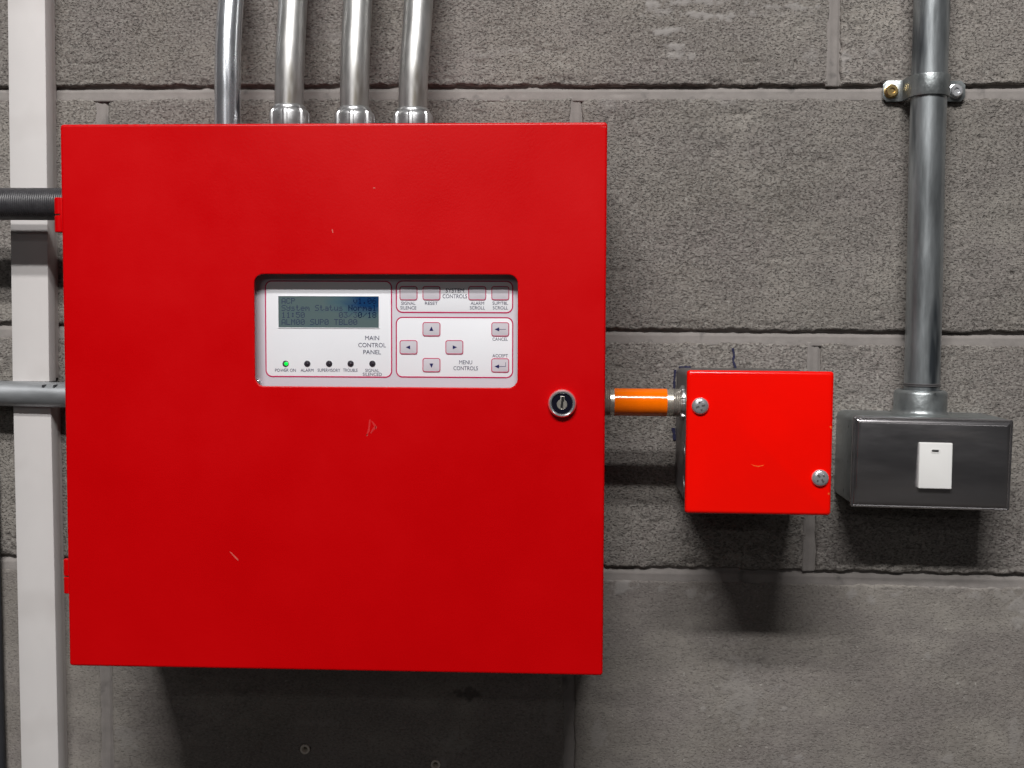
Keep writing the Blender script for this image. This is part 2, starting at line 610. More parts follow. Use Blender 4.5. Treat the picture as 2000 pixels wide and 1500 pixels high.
J = 0.0105          # bed joint width
JH = 0.0085         # head joint width
wall_v, wall_f = prism([(-1.0, BASE_Z - 0.8), (1.0, BASE_Z - 0.8), (1.0, BASE_Z + 0.4), (-1.0, BASE_Z + 0.4)], -0.19, -0.012)
wall = add("wall", (wall_v, wall_f), M['core'], smooth=0)
tag(wall, "grey concrete block wall with recessed mortar joints", None, None, "structure")

# wiped mortar / lime bloom on the faces: photo px, radii px, strength
SMEARS = [(1285, 8, 28, 6, .9), (1360, 4, 75, 5, .8), (1300, 20, 26, 5, .6), (1378, 31, 70, 7, .9), (1300, 60, 28, 6, .9),
          (1316, 90, 28, 6, .9), (1330, 108, 22, 9, .7), (1545, 14, 48, 5, .7), (1490, 28, 60, 4, .5), (1000, 100, 60, 5, .25),
          (960, 108, 40, 5, .3), (1650, 118, 12, 18, .7), (1705, 100, 14, 10, .4), (1410, 196, 40, 8, .35),
          (1180, 202, 24, 14, .35), (1212, 1148, 20, 12, .75), (1290, 1152, 8, 12, .5), (1350, 1158, 7, 12, .5),
          (1382, 1162, 12, 7, .5), (1665, 1160, 10, 8, .6), (1745, 1158, 12, 8, .5), (1990, 1190, 16, 30, .55),
          (1448, 1380, 30, 40, .30), (1170, 1430, 14, 30, .35), (880, 1450, 26, 18, .40), (860, 1490, 14, 8, .7),
          (250, 1440, 18, 24, .35), (1075, 1400, 14, 60, .25), (620, 1412, 30, 5, .3), (1196, 1165, 10, 8, .5),
          (1900, 1165, 20, 8, .4), (1580, 110, 14, 9, .35), (1810, 55, 10, 8, .3), (640, 75, 36, 14, .3),
          (1340, 690, 30, 12, .25), (1890, 1148, 60, 4, .35), (1980, 1440, 8, 30, .3), (1530, 1490, 10, 8, .4),
          (1475, 1432, 15, 22, -.45), (1790, 1332, 55, 16, -.22), (1752, 1232, 18, 20, -.2), (918, 1356, 24, 10, -.6),
          (1455, 1345, 42, 50, .28), (1230, 1150, 10, 6, .6), (1700, 1172, 8, 6, .5), (1810, 1280, 6, 5, .5), (1365, 1185, 6, 5, .4),
          (1530, 1385, 6, 5, .5), (1375, 1385, 5, 4, .5), (1560, 1480, 7, 6, .5), (1850, 1485, 9, 7, .4), (1960, 1165, 30, 10, .3)]
PLUGS = [(596, 1463), (851, 1493)]


def make_block(x0, x1, z0, z1, step, seed, smooth=False, sparse=False):
    rs = np.random.RandomState(seed)
    w, h = x1 - x0, z1 - z0
    nx, nz = max(8, int(w / step)), max(8, int(h / step))
    gx, gz = np.meshgrid(np.linspace(0, 1, nx), np.linspace(0, 1, nz))
    # finer spacing towards the arrises
    gx = gx - 0.10 * np.sin(2 * PI * gx) / (2 * PI) * 2
    gz = gz - 0.14 * np.sin(2 * PI * gz) / (2 * PI) * 2
    X, Z = x0 + gx * w, z0 + gz * h
    el, er, eb, et = X - x0, x1 - X, Z - z0, z1 - Z
    edge = np.minimum(np.minimum(el, er), np.minimum(eb, et))
    rough = 0.35 if smooth else 1.0
    # ragged outline
    fall = np.exp(-edge / 0.004)
    wob = (vnoise(X, Z, 0.011, seed + 1) - .5) * 0.0020 + (vnoise(X, Z, 0.0035, seed + 2) - .5) * 0.0016
    X = X + wob * fall * (0.6 + 0.4 * rough)
    wob2 = (vnoise(X, Z, 0.013, seed + 3) - .5) * 0.0022 + (vnoise(X, Z, 0.0036, seed + 4) - .5) * 0.0018
    Z = Z + wob2 * fall * (0.6 + 0.4 * rough)
    Y = (vnoise(X, Z, 0.09, seed + 5) - .5) * 0.0011
    Y += ((vnoise(X, Z, 0.012, seed + 6) - .5) * 0.0006 + (vnoise(X, Z, 0.0042, seed + 7) - .5) * 0.0005) * rough
    pit = np.clip(vnoise(X, Z, 0.0038, seed + 8) - 0.78, 0, 1) * 5.0
    Y += pit * 0.0011 * rough
    Y += np.clip(vnoise(X, Z, 0.010, seed + 9) - 0.86, 0, 1) * 0.010 * rough
    # worn, chipped arris; the lower one is the roughest
    r = 0.0022
    ee = np.clip(edge, 0, r)
    Y += r - np.sqrt(np.maximum(r * r - (r - ee) ** 2, 0))
    chip = vnoise(X, Z, 0.007, seed + 10) * 0.6 + vnoise(X, Z, 0.018, seed + 11) * 0.4
    reach = np.where(eb < 0.02, 0.0085, 0.005) * (0.5 + 0.5 * rough)
    cz = np.clip((chip - 0.54) * 4.5, 0, 1) * np.clip(1 - edge / reach, 0, 1)
    Y += cz * np.where(eb < 0.02, 0.0022, 0.0018) * (0.4 + 0.6 * rough)
    ragged = np.clip(1 - np.abs(eb - 0.004) / 0.005, 0, 1) * (vnoise(X, Z * 1.6, 0.0046, seed + 12) - .42)
    Y += np.clip(ragged, -0.15, 1) * 0.0018 * rough
    smear = np.zeros_like(X)
    for px, py, rx, ry, s in SMEARS:
        c = at(px, py)
        ax, az = rx / 2330.0, ry / 2330.0
        if not (x0 - ax < c.x < x1 + ax and z0 - az < c.z < z1 + az):
            continue
        q = np.sqrt(((X - c.x) / ax) ** 2 + ((Z - c.z) / az) ** 2)
        q = q + (vnoise(X, Z, 0.006, seed + 13) - .5) * 1.7 + (vnoise(X, Z, 0.0025, seed + 14) - .5) * 1.1
        g = np.clip((1.15 - q) * 1.8, 0, 1) * s
        smear = np.maximum(smear, g) if s > 0 else np.where(smear > 0, smear, np.minimum(smear, g))
    Y -= np.maximum(smear, 0) * 0.0005
    for px, py in PLUGS:
        c = at(px, py)
        q = np.sqrt((X - c.x) ** 2 + (Z - c.z) ** 2)
        Y = np.where(q < 0.0034, 0.0125, Y)
    Y += rs.uniform(-0.0004, 0.0005)
    o = add_grid("concrete_block", X, Y, Z, M['block_smooth' if smooth else 'block'], wall, smear, skirt=0.0138)
    return o


rows = [  # z bottom, z top, head joints, dense?
    (0.200, 0.400, [-1.0, -0.6, -0.2, 0.2, 0.6, 1.0]),
    (0.000, 0.200, [-1.0, -0.6, -0.184, 0.209, 0.605, 1.0]),
    (-0.200, 0.000, [-1.0, -0.8, -0.398, 0.0, 0.4, 0.8, 1.0]),
    (-0.400, -0.200, [-1.0, -0.6, -0.2, 0.199, 0.6, 1.0]),
    (-0.600, -0.400, [-1.0, -0.8, -0.4, 0.0, 0.4, 0.8, 1.0]),
    (-0.800, -0.600, [-1.0, -0.6, -0.2, 0.2, 0.6, 1.0]),
]
seed = 100
heads = []
for ri, (zb, zt, js) in enumerate(rows):
    for k in range(len(js) - 1):
        a, b = js[k], js[k + 1]
        seen = b > -0.50 and a < 0.40 and 1 <= ri <= 4
        big = seen and min(b, 0.40) - max(a, -0.50) > 0.12
        step = 0.0013 if big else (0.0022 if seen else 0.005)
        make_block(a + JH / 2, b - JH / 2, BASE_Z + zb + J / 2, BASE_Z + zt - J / 2, step, seed, smooth=(ri == 4))
        seed += 20
        if k:
            heads.append((a, zb, zt, seen or (js[k] > -0.5 and js[k] < 0.4 and 1 <= ri <= 4)))


def bed_joint(z, seed):
    nx, nz = 900, 14
    gx, gz = np.meshgrid(np.linspace(-1, 1, nx), np.linspace(0, 1, nz))
    X = gx
    Z = BASE_Z + z - J / 2 - 0.0025 + gz * (J + 0.005)
    t = np.clip((Z - (BASE_Z + z - J / 2)) / J, 0, 1)             # 0 at the lower block, 1 under the upper block
    u = np.clip((t - 0.55) / 0.30, 0, 1)
    Y = 0.0010 + 0.0042 * u * u * (3 - 2 * u) + 0.0004 * np.sin(PI * t)
    Y += (vnoise(X, Z, 0.035, seed) - .5) * 0.0012 + (vnoise(X, Z, 0.009, seed + 1) - .5) * 0.0006
    Y += np.clip(vnoise(X, Z, 0.006, seed + 2) - 0.86, 0, 1) * 0.006
    return add_grid("mortar_joint", X, Y, Z, M['mortar'], wall, None, 0.0136)


def head_joint(x, zb, zt, seed):
    nz, nx = 150, 12
    gx, gz = np.meshgrid(np.linspace(0, 1, nx), np.linspace(0, 1, nz))
    X = x - JH / 2 - 0.0022 + gx * (JH + 0.0044)
    Z = BASE_Z + zb + J / 2 - 0.001 + gz * (zt - zb - J + 0.002)
    t = np.clip((X - (x - JH / 2)) / JH, 0, 1)
    Y = 0.0008 + 0.0012 * np.sin(PI * t) + 0.0025 * np.clip((t - 0.8) / 0.15, 0, 1) + (vnoise(X, Z, 0.03, seed) - .5) * 0.0010
    Y += (vnoise(X, Z, 0.008, seed + 1) - .5) * 0.0006
    return add_grid("mortar_joint", X, Y, Z, M['mortar'], wall, None, 0.0132)


for k, z in enumerate((0.2, 0.0, -0.2, -0.4, -0.6)):
    bed_joint(z, 900 + 7 * k)
for k, (x, zb, zt, s) in enumerate(heads):
    head_joint(x, zb, zt, 1000 + 5 * k)


# marker strokes drawn on the blocks
def stroke(pts, wpx, depth=0.0008):
    P = smooth_path([at(*p, depth) for p in pts], 5)
    w = wpx / 2330.0
    loops = []
    for i, p in enumerate(P):
        t = (P[min(i + 1, len(P) - 1)] - P[max(i - 1, 0)]).normalized()
        nrm = Vector((-t.z, 0, t.x))
        ww = w * (0.75 + 0.35 * math.sin(i * 1.7) * math.cos(i * 0.6))
        loops.append([p + nrm * ww / 2, p - nrm * ww / 2, p - nrm * ww / 2 + Vector((0, 0.0014, 0)), p + nrm * ww / 2 + Vector((0, 0.0014, 0))])
    return add("marker_stroke", loft(loops), M['ink'], wall, 0)


stroke([(1431, 680), (1434, 694), (1432, 704), (1437, 719), (1437, 726)], 5)
stroke([(1319, 722), (1317, 742), (1317, 766)], 5)
stroke([(1326, 717), (1336, 716.5), (1350, 717)], 3.5)
stroke([(1315, 836), (1317, 848), (1318, 860)], 8)

# ------------------------------------------------------------------ fire alarm panel
DOOR_D = 0.145
pc = at(654, 776, DOOR_D)
panel = thing("fire_alarm_panel", (pc.x, 0, pc.z),
              "large square red steel fire alarm cabinet with key lock and white control window", "alarm panel",
              roty=math.radians(-0.24))


def PL(px, py, d):
    return loc_of(panel, at(px, py, d))


tl, tr, br, bl = PL(115, 242, DOOR_D), PL(1187, 239, DOOR_D), PL(1177, 1320, DOOR_D), PL(137, 1301, DOOR_D)
dx0, dx1 = (tl.x + bl.x) / 2, (tr.x + br.x) / 2
dz0, dz1 = (bl.z + br.z) / 2, (tl.z + tr.z) / 2
dcx, dcz, dw, dh = (dx0 + dx1) / 2, (dz0 + dz1) / 2, dx1 - dx0, dz1 - dz0
cab = slab(dcx + 0.0005, dcz, dw - 0.007, dh - 0.007, 0.001, 0.002, DOOR_D - 0.016, 0.001)
add("cabinet_body", cab, M['panel_low_bounce'], panel)

# door: folded sheet with a rounded window cut through it
w0, w1 = PL(497, 646, DOOR_D), PL(1011, 646, DOOR_D)
wt_, wb_ = PL(754, 536, DOOR_D), PL(754, 756, DOOR_D)
wcx, wcz, ww, wh, wr = (w0.x + w1.x) / 2, (wt_.z + wb_.z) / 2, w1.x - w0.x, wt_.z - wb_.z, 0.0066


def door_geo():
    bm = bmesh.new()
    n = 6
    fold = 0.0017

    def loop(pts, d):
        return [bm.verts.new((x, -d, z)) for x, z in pts]

    outer_spec = [(fold + 0.0006, DOOR_D), (fold, DOOR_D)] + [(fold - fold * math.sin(a), DOOR_D - fold * (1 - math.cos(a))) for a in
                                     (PI / 10, PI / 5, 3 * PI / 10, 2 * PI / 5, PI / 2)] + [(0.0, DOOR_D - 0.020)]
    loops = [loop(rrect(dcx, dcz, dw - 2 * o, dh - 2 * o, 0.0022 - o + 0.0002, n), d) for o, d in outer_spec]
    ib = 0.0005
    inner_spec = [(ib + 0.0005, DOOR_D), (ib, DOOR_D), (ib * 0.35, DOOR_D - ib * 0.35), (0.0, DOOR_D - ib), (0.0, DOOR_D - 0.0016)]
    iloops = [loop(rrect(wcx, wcz, ww + 2 * o, wh + 2 * o, wr + o, n), d) for o, d in inner_spec]
    for lps in (loops, iloops):
        for a, b in zip(lps[:-1], lps[1:]):
            for i in range(len(a)):
                j = (i + 1) % len(a)
                bm.faces.new((a[i], a[j], b[j], b[i]))
    edges = []
    for lp in (loops[0], iloops[0]):
        for i in range(len(lp)):
            edges.append(bm.edges.get((lp[i], lp[(i + 1) % len(lp)])))
    bmesh.ops.triangle_fill(bm, use_beauty=True, use_dissolve=False, edges=edges, normal=(0, -1, 0))
    bmesh.ops.recalc_face_normals(bm, faces=bm.faces)
    bm.verts.index_update()
    V = [tuple(v.co) for v in bm.verts]
    Fc = [tuple(v.index for v in f.verts) for f in bm.faces]
    bm.free()
    return V, Fc


door = add("door", door_geo(), M['panel_red'], panel, 35)

# hinges on the door's free-standing side
for (y0, y1, xl, xr) in ((386, 454, 105, 125), (1092, 1159, 123, 143)):
    a, b = PL(xl, y0, DOOR_D - 0.005), PL(xr, y1, DOOR_D - 0.005)
    mid = (a.z + b.z) / 2
    r = 0.0036
    hx = a.x + r
    hg = add("hinge", slab(hx + 0.0032, mid, 0.0045, (a.z - b.z) * 0.98, 0.0006, DOOR_D - 0.022, DOOR_D - 0.0035, 0.0006), M['panel_red'], panel)
    for z0, z1 in ((b.z, mid - 0.0004), (mid + 0.0004, a.z)):
        add("knuckle", lathe([(r * 0.85, 0), (r, 0.0005), (r, z1 - z0 - 0.0005), (r * 0.85, z1 - z0)], (hx, -(DOOR_D - 0.0065), z0), (0, 0, 1), 24),
            M['panel_red'], hg)

# chipped and rubbed paint on the door
def patch(polys, material, d=DOOR_D, parent=door, name="paint_scratch", th=0.00008):
    gs = []
    for poly in polys:
        gs.append(prism([(lambda q: (q.x, q.z))(PL(x, y, d)) for x, y in poly], d - 0.0002, d + th))
    return add(name, merge(*gs), material, parent, 0)


patch([[(448, 1077), (452, 1079), (466, 1093), (465, 1095), (460, 1091)]], M['bare'])
patch([[(648, 448), (650, 448), (651, 455), (649, 455)]], M['bare'])
patch([[(729, 366), (733, 366), (733, 368), (729, 368)]], M['bare'])
patch([[(721, 820), (724, 819), (722, 842), (717, 850), (715, 851), (719, 838)],
       [(725, 822), (728, 823), (735, 832), (734, 837), (729, 841), (725, 847), (723, 846), (728, 836), (731, 833)]], M['bare_pale'])
patch([[(734, 831), (736, 833), (735, 838), (733, 837)], [(715, 849), (718, 847), (719, 850), (716, 852)]], M['worn_spot'])
patch([[(1170, 248), (1184, 247), (1184, 249)]], M['bare_pale'])

# key lock
lk = PL(1098, 788, DOOR_D)
ro = 0.0101
prof = [(ro * 0.96, -0.001), (ro, 0.0012), (ro * 0.98, 0.0026), (ro * 0.93, 0.0037), (ro * 0.86, 0.0043), (ro * 0.79, 0.0041), (ro * 0.745, 0.0034), (ro * 0.73, 0.0022)]
lock = add("key_lock", lathe(prof, (lk.x, -DOOR_D, lk.z), (0, -1, 0), 56, cap1=True), M['chrome'], panel)
add("lock_face", lathe([(ro * 0.725, 0.001), (ro * 0.725, 0.0028), (ro * 0.69, 0.0032), (0.0042, 0.0033)], (lk.x, -DOOR_D, lk.z), (0, -1, 0), 48), M['black_gloss'], lock)
add("key_plug", merge(lathe([(0.0037, 0.0032), (0.0037, 0.0036), (0.0034, 0.0039)], (lk.x - 0.0001, -DOOR_D, lk.z - 0.0004), (0, -1, 0), 32),
                      slab(lk.x + 0.0002, lk.z + 0.0034, 0.0031, 0.0040, 0.0003, DOOR_D + 0.0032, DOOR_D + 0.0038, 0.0002)), M['thread'], lock)
kz, kx = lk.z, lk.x
add("keyhole", merge(slab(kx + 0.0004, kz + 0.0034, 0.0019, 0.0036, 0.0001, DOOR_D + 0.0033, DOOR_D + 0.0041, 0.0001),
                     slab(kx, kz + 0.0004, 0.0016, 0.0032, 0.0001, DOOR_D + 0.0033, DOOR_D + 0.00415, 0.0001),
                     slab(kx - 0.0003, kz - 0.0016, 0.0017, 0.0024, 0.0001, DOOR_D + 0.0033, DOOR_D + 0.0042, 0.0001)), M['black'], lock)

# control faceplate behind the window
FP = DOOR_D - 0.0120
plate = add("faceplate", slab(wcx, wcz, ww + 0.022, wh + 0.022, 0.002, FP - 0.002, FP, 0.0003), M['plate'], panel)


def box_px(x0, y0, x1, y1, d):
    a, b = PL(x0, y0, d), PL(x1, y1, d)
    a2, b2 = PL(x0, y1, d), PL(x1, y0, d)
    return ((a.x + b.x + a2.x + b2.x) / 4, (a.z + b.z + a2.z + b2.z) / 4, (b.x + b2.x - a.x - a2.x) / 2, (a.z + b2.z - b.z - a2.z) / 2)


MMPX = 1 / 2705.0
for (x0, y0, x1, y1) in ((518, 548, 766, 737), (773, 548, 1002.5, 611.5), (773, 619, 1002.5, 738)):
    cx, cz, w, h = box_px(x0, y0, x1, y1, FP)
    add("printed_field", slab(cx, cz, w - 0.0006, h - 0.0006, 0.0046, FP - 0.0001, FP + 0.00012, 0.00005, n=8), M['field'], plate)
    add("printed_border", ring(cx, cz, w, h, 0.005, 0.00088, FP - 0.0001, FP + 0.00020, 8), M['crimson'], plate)


def caption(body, px, py, wpx, hpx, material='print'):
    c = PL(px, py, FP)
    return add("caption", text_geo(body, c.x, c.z, wpx * MMPX, hpx * MMPX, FP + 0.00028), M[material], plate, 0)


for t in (("MAIN", 726.9, 660, 27.5, 8.2), ("CONTROL", 726.9, 674, 54.5, 8.6), ("PANEL", 726.9, 687.6, 35, 8.2),
          ("SYSTEM", 888.4, 567.2, 36, 7.8), ("CONTROLS", 888.4, 578.6, 48, 7.9), ("MENU", 909.6, 707.6, 25.5, 7.8),
          ("CONTROLS", 909.6, 719.2, 48, 7.9), ("SIGNAL", 797.6, 592.2, 27.5, 6.2), ("SILENCE", 797.6, 601.2, 31.5, 6.2),
          ("RESET", 842.6, 592.2, 25, 6.2), ("ALARM", 932.4, 592.2, 26, 6.2), ("SCROLL", 932.4, 601.2, 29.5, 6.2),
          ("SUP/TBL", 977.2, 592.2, 30.5, 6.4), ("SCROLL", 977.2, 601.2, 29.5, 6.2), ("CANCEL", 976.9, 662.3, 30, 6.2),
          ("ACCEPT", 976.9, 694.8, 30, 6.2), ("POWER ON", 557.6, 723.0, 41.5, 6.2), ("ALARM", 599.9, 723.0, 25.5, 6.2),
          ("SUPERVISORY", 642.6, 723.0, 45, 6.2), ("TROUBLE", 684.5, 723.0, 29, 6.2), ("SIGNAL", 727.2, 723.4, 27.5, 6.2),
          ("SILENCED", 727.2, 731.0, 37.5, 6.2)):
    caption(*t)

# liquid crystal display
cx, cz, w, h = box_px(544, 578.6, 740, 640, FP)
display = add("display", slab(cx, cz, w, h, 0.0002, FP - 0.0005, FP + 0.0004, 0.0001), M['lcd'], panel, 0)
add("display_bezel", ring(cx, cz, w + 0.0008, h + 0.0008, 0.0003, 0.00042, FP, FP + 0.00055, 2), M['field'], display, 0)
GLYPH = {
    'A': "01110 10001 10001 10001 11111 10001 10001", 'B': "11110 10001 10001 11110 10001 10001 11110",
    'C': "01110 10001 10000 10000 10000 10001 01110", 'L': "10000 10000 10000 10000 10000 10000 11111",
    'M': "10001 11011 10101 10101 10001 10001 10001", 'N': "10001 10001 11001 10101 10011 10001 10001",
    'P': "11110 10001 10001 11110 10000 10000 10000", 'S': "01111 10000 10000 01110 00001 00001 11110",
    'T': "11111 00100 00100 00100 00100 00100 00100", 'U': "10001 10001 10001 10001 10001 10001 01110",
    'a': "00000 00000 01110 00001 01111 10001 01111", 'e': "00000 00000 01110 10001 11111 10000 01110",
    'l': "01100 00100 00100 00100 00100 00100 01110", 'm': "00000 00000 11010 10101 10101 10001 10001",
    'o': "00000 00000 01110 10001 10001 10001 01110", 'r': "00000 00000 10110 11001 10000 10000 10000",
    's': "00000 00000 01110 10000 01110 00001 11110", 't': "01000 01000 11100 01000 01000 01001 00110",
    'u': "00000 00000 10001 10001 10001 10011 01101", 'v': "00000 00000 10001 10001 10001 01010 00100",
    'y': "00000 10001 10001 01111 00001 10001 01110", '0': "01110 10001 10011 10101 11001 10001 01110",
    '1': "00100 01100 00100 00100 00100 00100 01110", '3': "11111 00010 00100 00010 00001 10001 01110",
    '5': "11111 10000 11110 00001 00001 10001 01110", '6': "00110 01000 10000 11110 10001 10001 01110",
    '8': "01110 10001 10001 01110 10001 10001 01110", ':': "00000 01100 01100 00000 01100 01100 00000",
    '/': "00000 00001 00010 00100 01000 10000 00000", '.': "00000 00000 00000 00000 00000 01100 01100"}
LINES = ["ACP            v1.06", "System Status Normal", "11:50       03/30/18", "ALM00 SUP0 TBL00"]
for r_i, line in enumerate(LINES):
    faint, strong = [], []
    for c_i, ch in enumerate(line):
        if ch == ' ':
            continue
        for gy, rowbits in enumerate(GLYPH[ch].split()):
            for gx_, bit in enumerate(rowbits):
                if bit == '1':
                    x = 550.0 + c_i * 9.33 + gx_ * 1.56
                    y = 582.0 + r_i * 13.75 + gy * 1.62
                    p = PL(x + 0.75, y + 0.8, FP + 0.0004)
                    s = 0.00029
                    q = ([(p.x - s, p.y - 0.00003, p.z - s), (p.x + s, p.y - 0.00003, p.z - s), (p.x + s, p.y - 0.00003, p.z + s), (p.x - s, p.y - 0.00003, p.z + s)], [(0, 1, 2, 3)])
                    (strong if c_i >= 14 and r_i < 3 and not (r_i == 2 and c_i < 16) else faint).append(q)
    if faint:
        add("display_text", merge(*faint), M['lcd_text'], display, 0, 'stuff')
    if strong:
        add("display_text", merge(*strong), M['lcd_text_dark'], display, 0, 'stuff')

# indicator lights
for k, x in enumerate((558, 600.3, 642.9, 685, 727.5)):
    c = PL(x, 710.4, FP)
    r = 6.2 * MMPX
    ind = add("indicator_light", lathe([(r, -0.0003), (r, 0.0004), (r * 0.82, 0.00055)], (c.x, -FP, c.z), (0, -1, 0), 28),
              M['led_body'] if k == 0 else M['led_off'], panel)
    lr = r * (0.60 if k == 0 else 0.42)
    lens = lathe([(lr, 0.0004), (lr * 0.9, 0.0008), (lr * 0.6, 0.0011), (lr * 0.2, 0.0012)], (c.x + (0.0005 if k == 0 else 0.0003), -FP, c.z), (0, -1, 0), 20)
    add("lens", lens, M['led_on'] if k == 0 else M['led_off'], ind)


# membrane keys
def tri(cx_, cz_, ang, a=0.0016):
    return [(cx_ + a * math.cos(ang + t) * q, cz_ + a * math.sin(ang + t) * q) for t, q in ((0, 1.25), (2.25, 1.15), (-2.25, 1.15))]


keys = [(798, 572.6, None), (842.8, 572.6, None), (932.2, 572.6, None), (977.2, 572.6, None), (842.8, 643, 90), (798, 678.2, 180),
        (887.5, 678.2, 0), (842.8, 713, 270), (977.2, 643.2, 'back'), (977.0, 713.6, 'enter')]
for x, y, sym in keys:
    cx, cz, w, h = box_px(x - 17.4, y - 13.8, x + 17.4, y + 13.8, FP)
    b = add("button", slab(cx, cz, w - 0.0004, h - 0.0004, 0.0016, FP, FP + 0.00045, 0.0003, n=6), M['key'], panel)
    add("button_border", ring(cx, cz, w, h, 0.0018, 0.00058, FP, FP + 0.00050, 6), M['crimson'], b)
    dd0, dd1 = FP + 0.0004, FP + 0.00052
    if isinstance(sym, (int, float)):
        add("arrow", prism(tri(cx, cz, math.radians(sym)), dd0, dd1), M['print_navy'], b, 0)
    elif sym:
        hz = cz if sym == 'back' else cz - 0.0008
        parts = [prism(tri(cx - 0.0020, hz, PI, 0.00165), dd0, dd1),
                 prism([(cx - 0.0018, hz - 0.00017), (cx + 0.0041, hz - 0.00017), (cx + 0.0041, hz + 0.00017), (cx - 0.0018, hz + 0.00017)], dd0, dd1 - 0.00002)]
        if sym == 'enter':
            parts.append(prism([(cx + 0.0038, hz), (cx + 0.0041, hz), (cx + 0.0041, hz + 0.0030), (cx + 0.0038, hz + 0.0030)], dd0, dd1 + 0.00002))
        add("arrow", merge(*parts), M['print_navy'], b, 0)
# fixing screw of the faceplate peeping out at the window corner
c = PL(503, 748, FP)
add("plate_screw", lathe([(0.0030, 0), (0.0029, 0.0008), (0.0022, 0.0016), (0.001, 0.0019)], (c.x, -FP, c.z), (0, -1, 0), 24), M['chrome'], panel)

# ------------------------------------------------------------------ conduits entering the top of the panel
PD = 0.050


def nut_geo(cx_, z0, z1, r, cy):
    def shp(a, t):
        q = (a * 8 / (2 * PI)) % 1.0
        return 1.0 + (0.045 if 0.12 < q < 0.88 else -0.03)
    return lathe([(r * 0.97, 0), (r, 0.001), (r, z1 - z0 - 0.0035), (r * 0.96, z1 - z0 - 0.0015), (r * 0.88, z1 - z0)], (cx_, cy, z0), (0, 0, 1), 96, 0.21, shp)


conduits = [
    ([(451, -60), (450.5, 0), (448, 40), (445.5, 90), (444.6, 150), (444.4, 200), (444.4, 255)], 0.0102, None, 'emt_shiny',
     "bright smooth metal conduit entering the red cabinet top without a nut"),
    ([(576, -60), (572.5, 0), (569, 60), (566.5, 120), (565, 180), (565, 260)], 0.0114, (565, 208), 'emt',
     "dull metal conduit with ribbed nut, next to the bare bright conduit"),
    ([(702, -60), (699, 0), (696, 60), (693.5, 120), (692.5, 180), (692.5, 260)], 0.0114, (692.5, 212), 'emt',
     "dull metal conduit with scraped foot and ribbed nut, between two nutted conduits"),
    ([(823, -60), (818, 0), (813.5, 70), (809, 130), (807, 180), (806.5, 260)], 0.0114, (806.5, 214), 'emt',
     "dull metal conduit with ribbed nut, furthest along the cabinet top from the bare one"),
]
for k, (pts, r, nut, mk, label) in enumerate(conduits):
    base = at(pts[-1][0], 242, PD)
    c = thing("conduit", (base.x, -PD, base.z), label, "conduit", "metal conduits entering the top of the red cabinet")
    P = [at(x, y, PD) for x, y in pts]
    # the offset bend also leans back towards the wall higher up
    top = at(pts[0][0], pts[0][1], PD)
    P = [at(x, y, PD - 0.016 * min(1, max(0, (p.z - base.z - 0.035) / 0.08)) ** 1.5) for (x, y), p in zip(pts, P)]
    ext = P[0] + (P[0] - P[1]).normalized() * 0.26
    P = [ext] + P
    path = [loc_of(c, p) for p in smooth_path(P, 10)]
    add("pipe", tube(path, r, 40), M[mk], c, 60)
    if nut:
        nt = loc_of(c, at(nut[0], nut[1], PD))
        zb = -0.012
        ncol = add("compression_nut", nut_geo(nt.x, zb, nt.z - 0.0026, 0.0150, 0.0), M['fitting'], c, 35)
        add("collar", lathe([(r + 0.0016, 0), (r + 0.0018, 0.0022), (r + 0.0011, 0.0034), (r + 0.0002, 0.0042)], (nt.x, 0, nt.z - 0.0034), (0, 0, 1), 48), M['fitting'], ncol)

# ------------------------------------------------------------------ white trunking
TD = 0.021


def trunking(name, px_pts, zr, label):
    """px_pts: front-face left/right edge at two heights; zr: top and bottom z"""
    (xa0, xa1, ya), (xb0, xb1, yb) = px_pts
    a0, a1, b0, b1 = at(xa0, ya, TD), at(xa1, ya, TD), at(xb0, yb, TD), at(xb1, yb, TD)
    w_ = (a1.x - a0.x + b1.x - b0.x) / 2
    ca, cb = (a0 + a1) / 2, (b0 + b1) / 2
    ang = math.atan2(cb.x - ca.x, ca.z - cb.z)
    mid = (ca + cb) / 2
    h_ = zr[0] - zr[1]
    zc = (zr[0] + zr[1]) / 2
    xc = mid.x + (mid.z - zc) * math.tan(ang)
    t = thing(name, (xc, 0, zr[1]), label, "trunking", "white cable trunking on the block wall", roty=-ang)
    add("trunking_base", slab(0, h_ / 2 + (0.0006), w_ - 0.0022, h_ - 0.003, 0.0004, -0.001, TD - 0.010, 0.0003), M['pvc_base'], t)
    # lid: U-shaped cover clipped over the base
    d1, th = TD, 0.0013
    pr = [(-w_ / 2, 0.0085), (-w_ / 2, d1 - 0.0009), (-w_ / 2 + 0.0003, d1 - 0.0003), (-w_ / 2 + 0.0009, d1), (w_ / 2 - 0.0009, d1), (w_ / 2 - 0.0003, d1 - 0.0003),
          (w_ / 2, d1 - 0.0009), (w_ / 2, 0.0085), (w_ / 2 - th, 0.0085), (w_ / 2 - th, d1 - th), (-w_ / 2 + th, d1 - th), (-w_ / 2 + th, 0.0085)]
    lid = loft([[(x, -d, 0.0) for x, d in pr], [(x, -d, h_) for x, d in pr]])
    add("lid", lid, M['pvc'], t, 30)
    return t


zt_u = BASE_Z + 0.30
z_gap_top = at(60, 744.5, TD).z
z_gap_bot = at(70, 791, TD).z
trunking("cable_trunking", ((12, 86, 0), (22, 94, 740)), (zt_u, z_gap_top),
         "white plastic trunking behind the ridged conduit, ending above the grey pipe")
trunking("cable_trunking", ((29, 103.5, 800), (45, 118, 1500)), (z_gap_bot, BASE_Z - 0.75),
         "white plastic trunking running down from under the horizontal grey pipe")

# ------------------------------------------------------------------ pipes entering the left flank
cab_left = panel.location.x + dcx - dw / 2 + 0.006
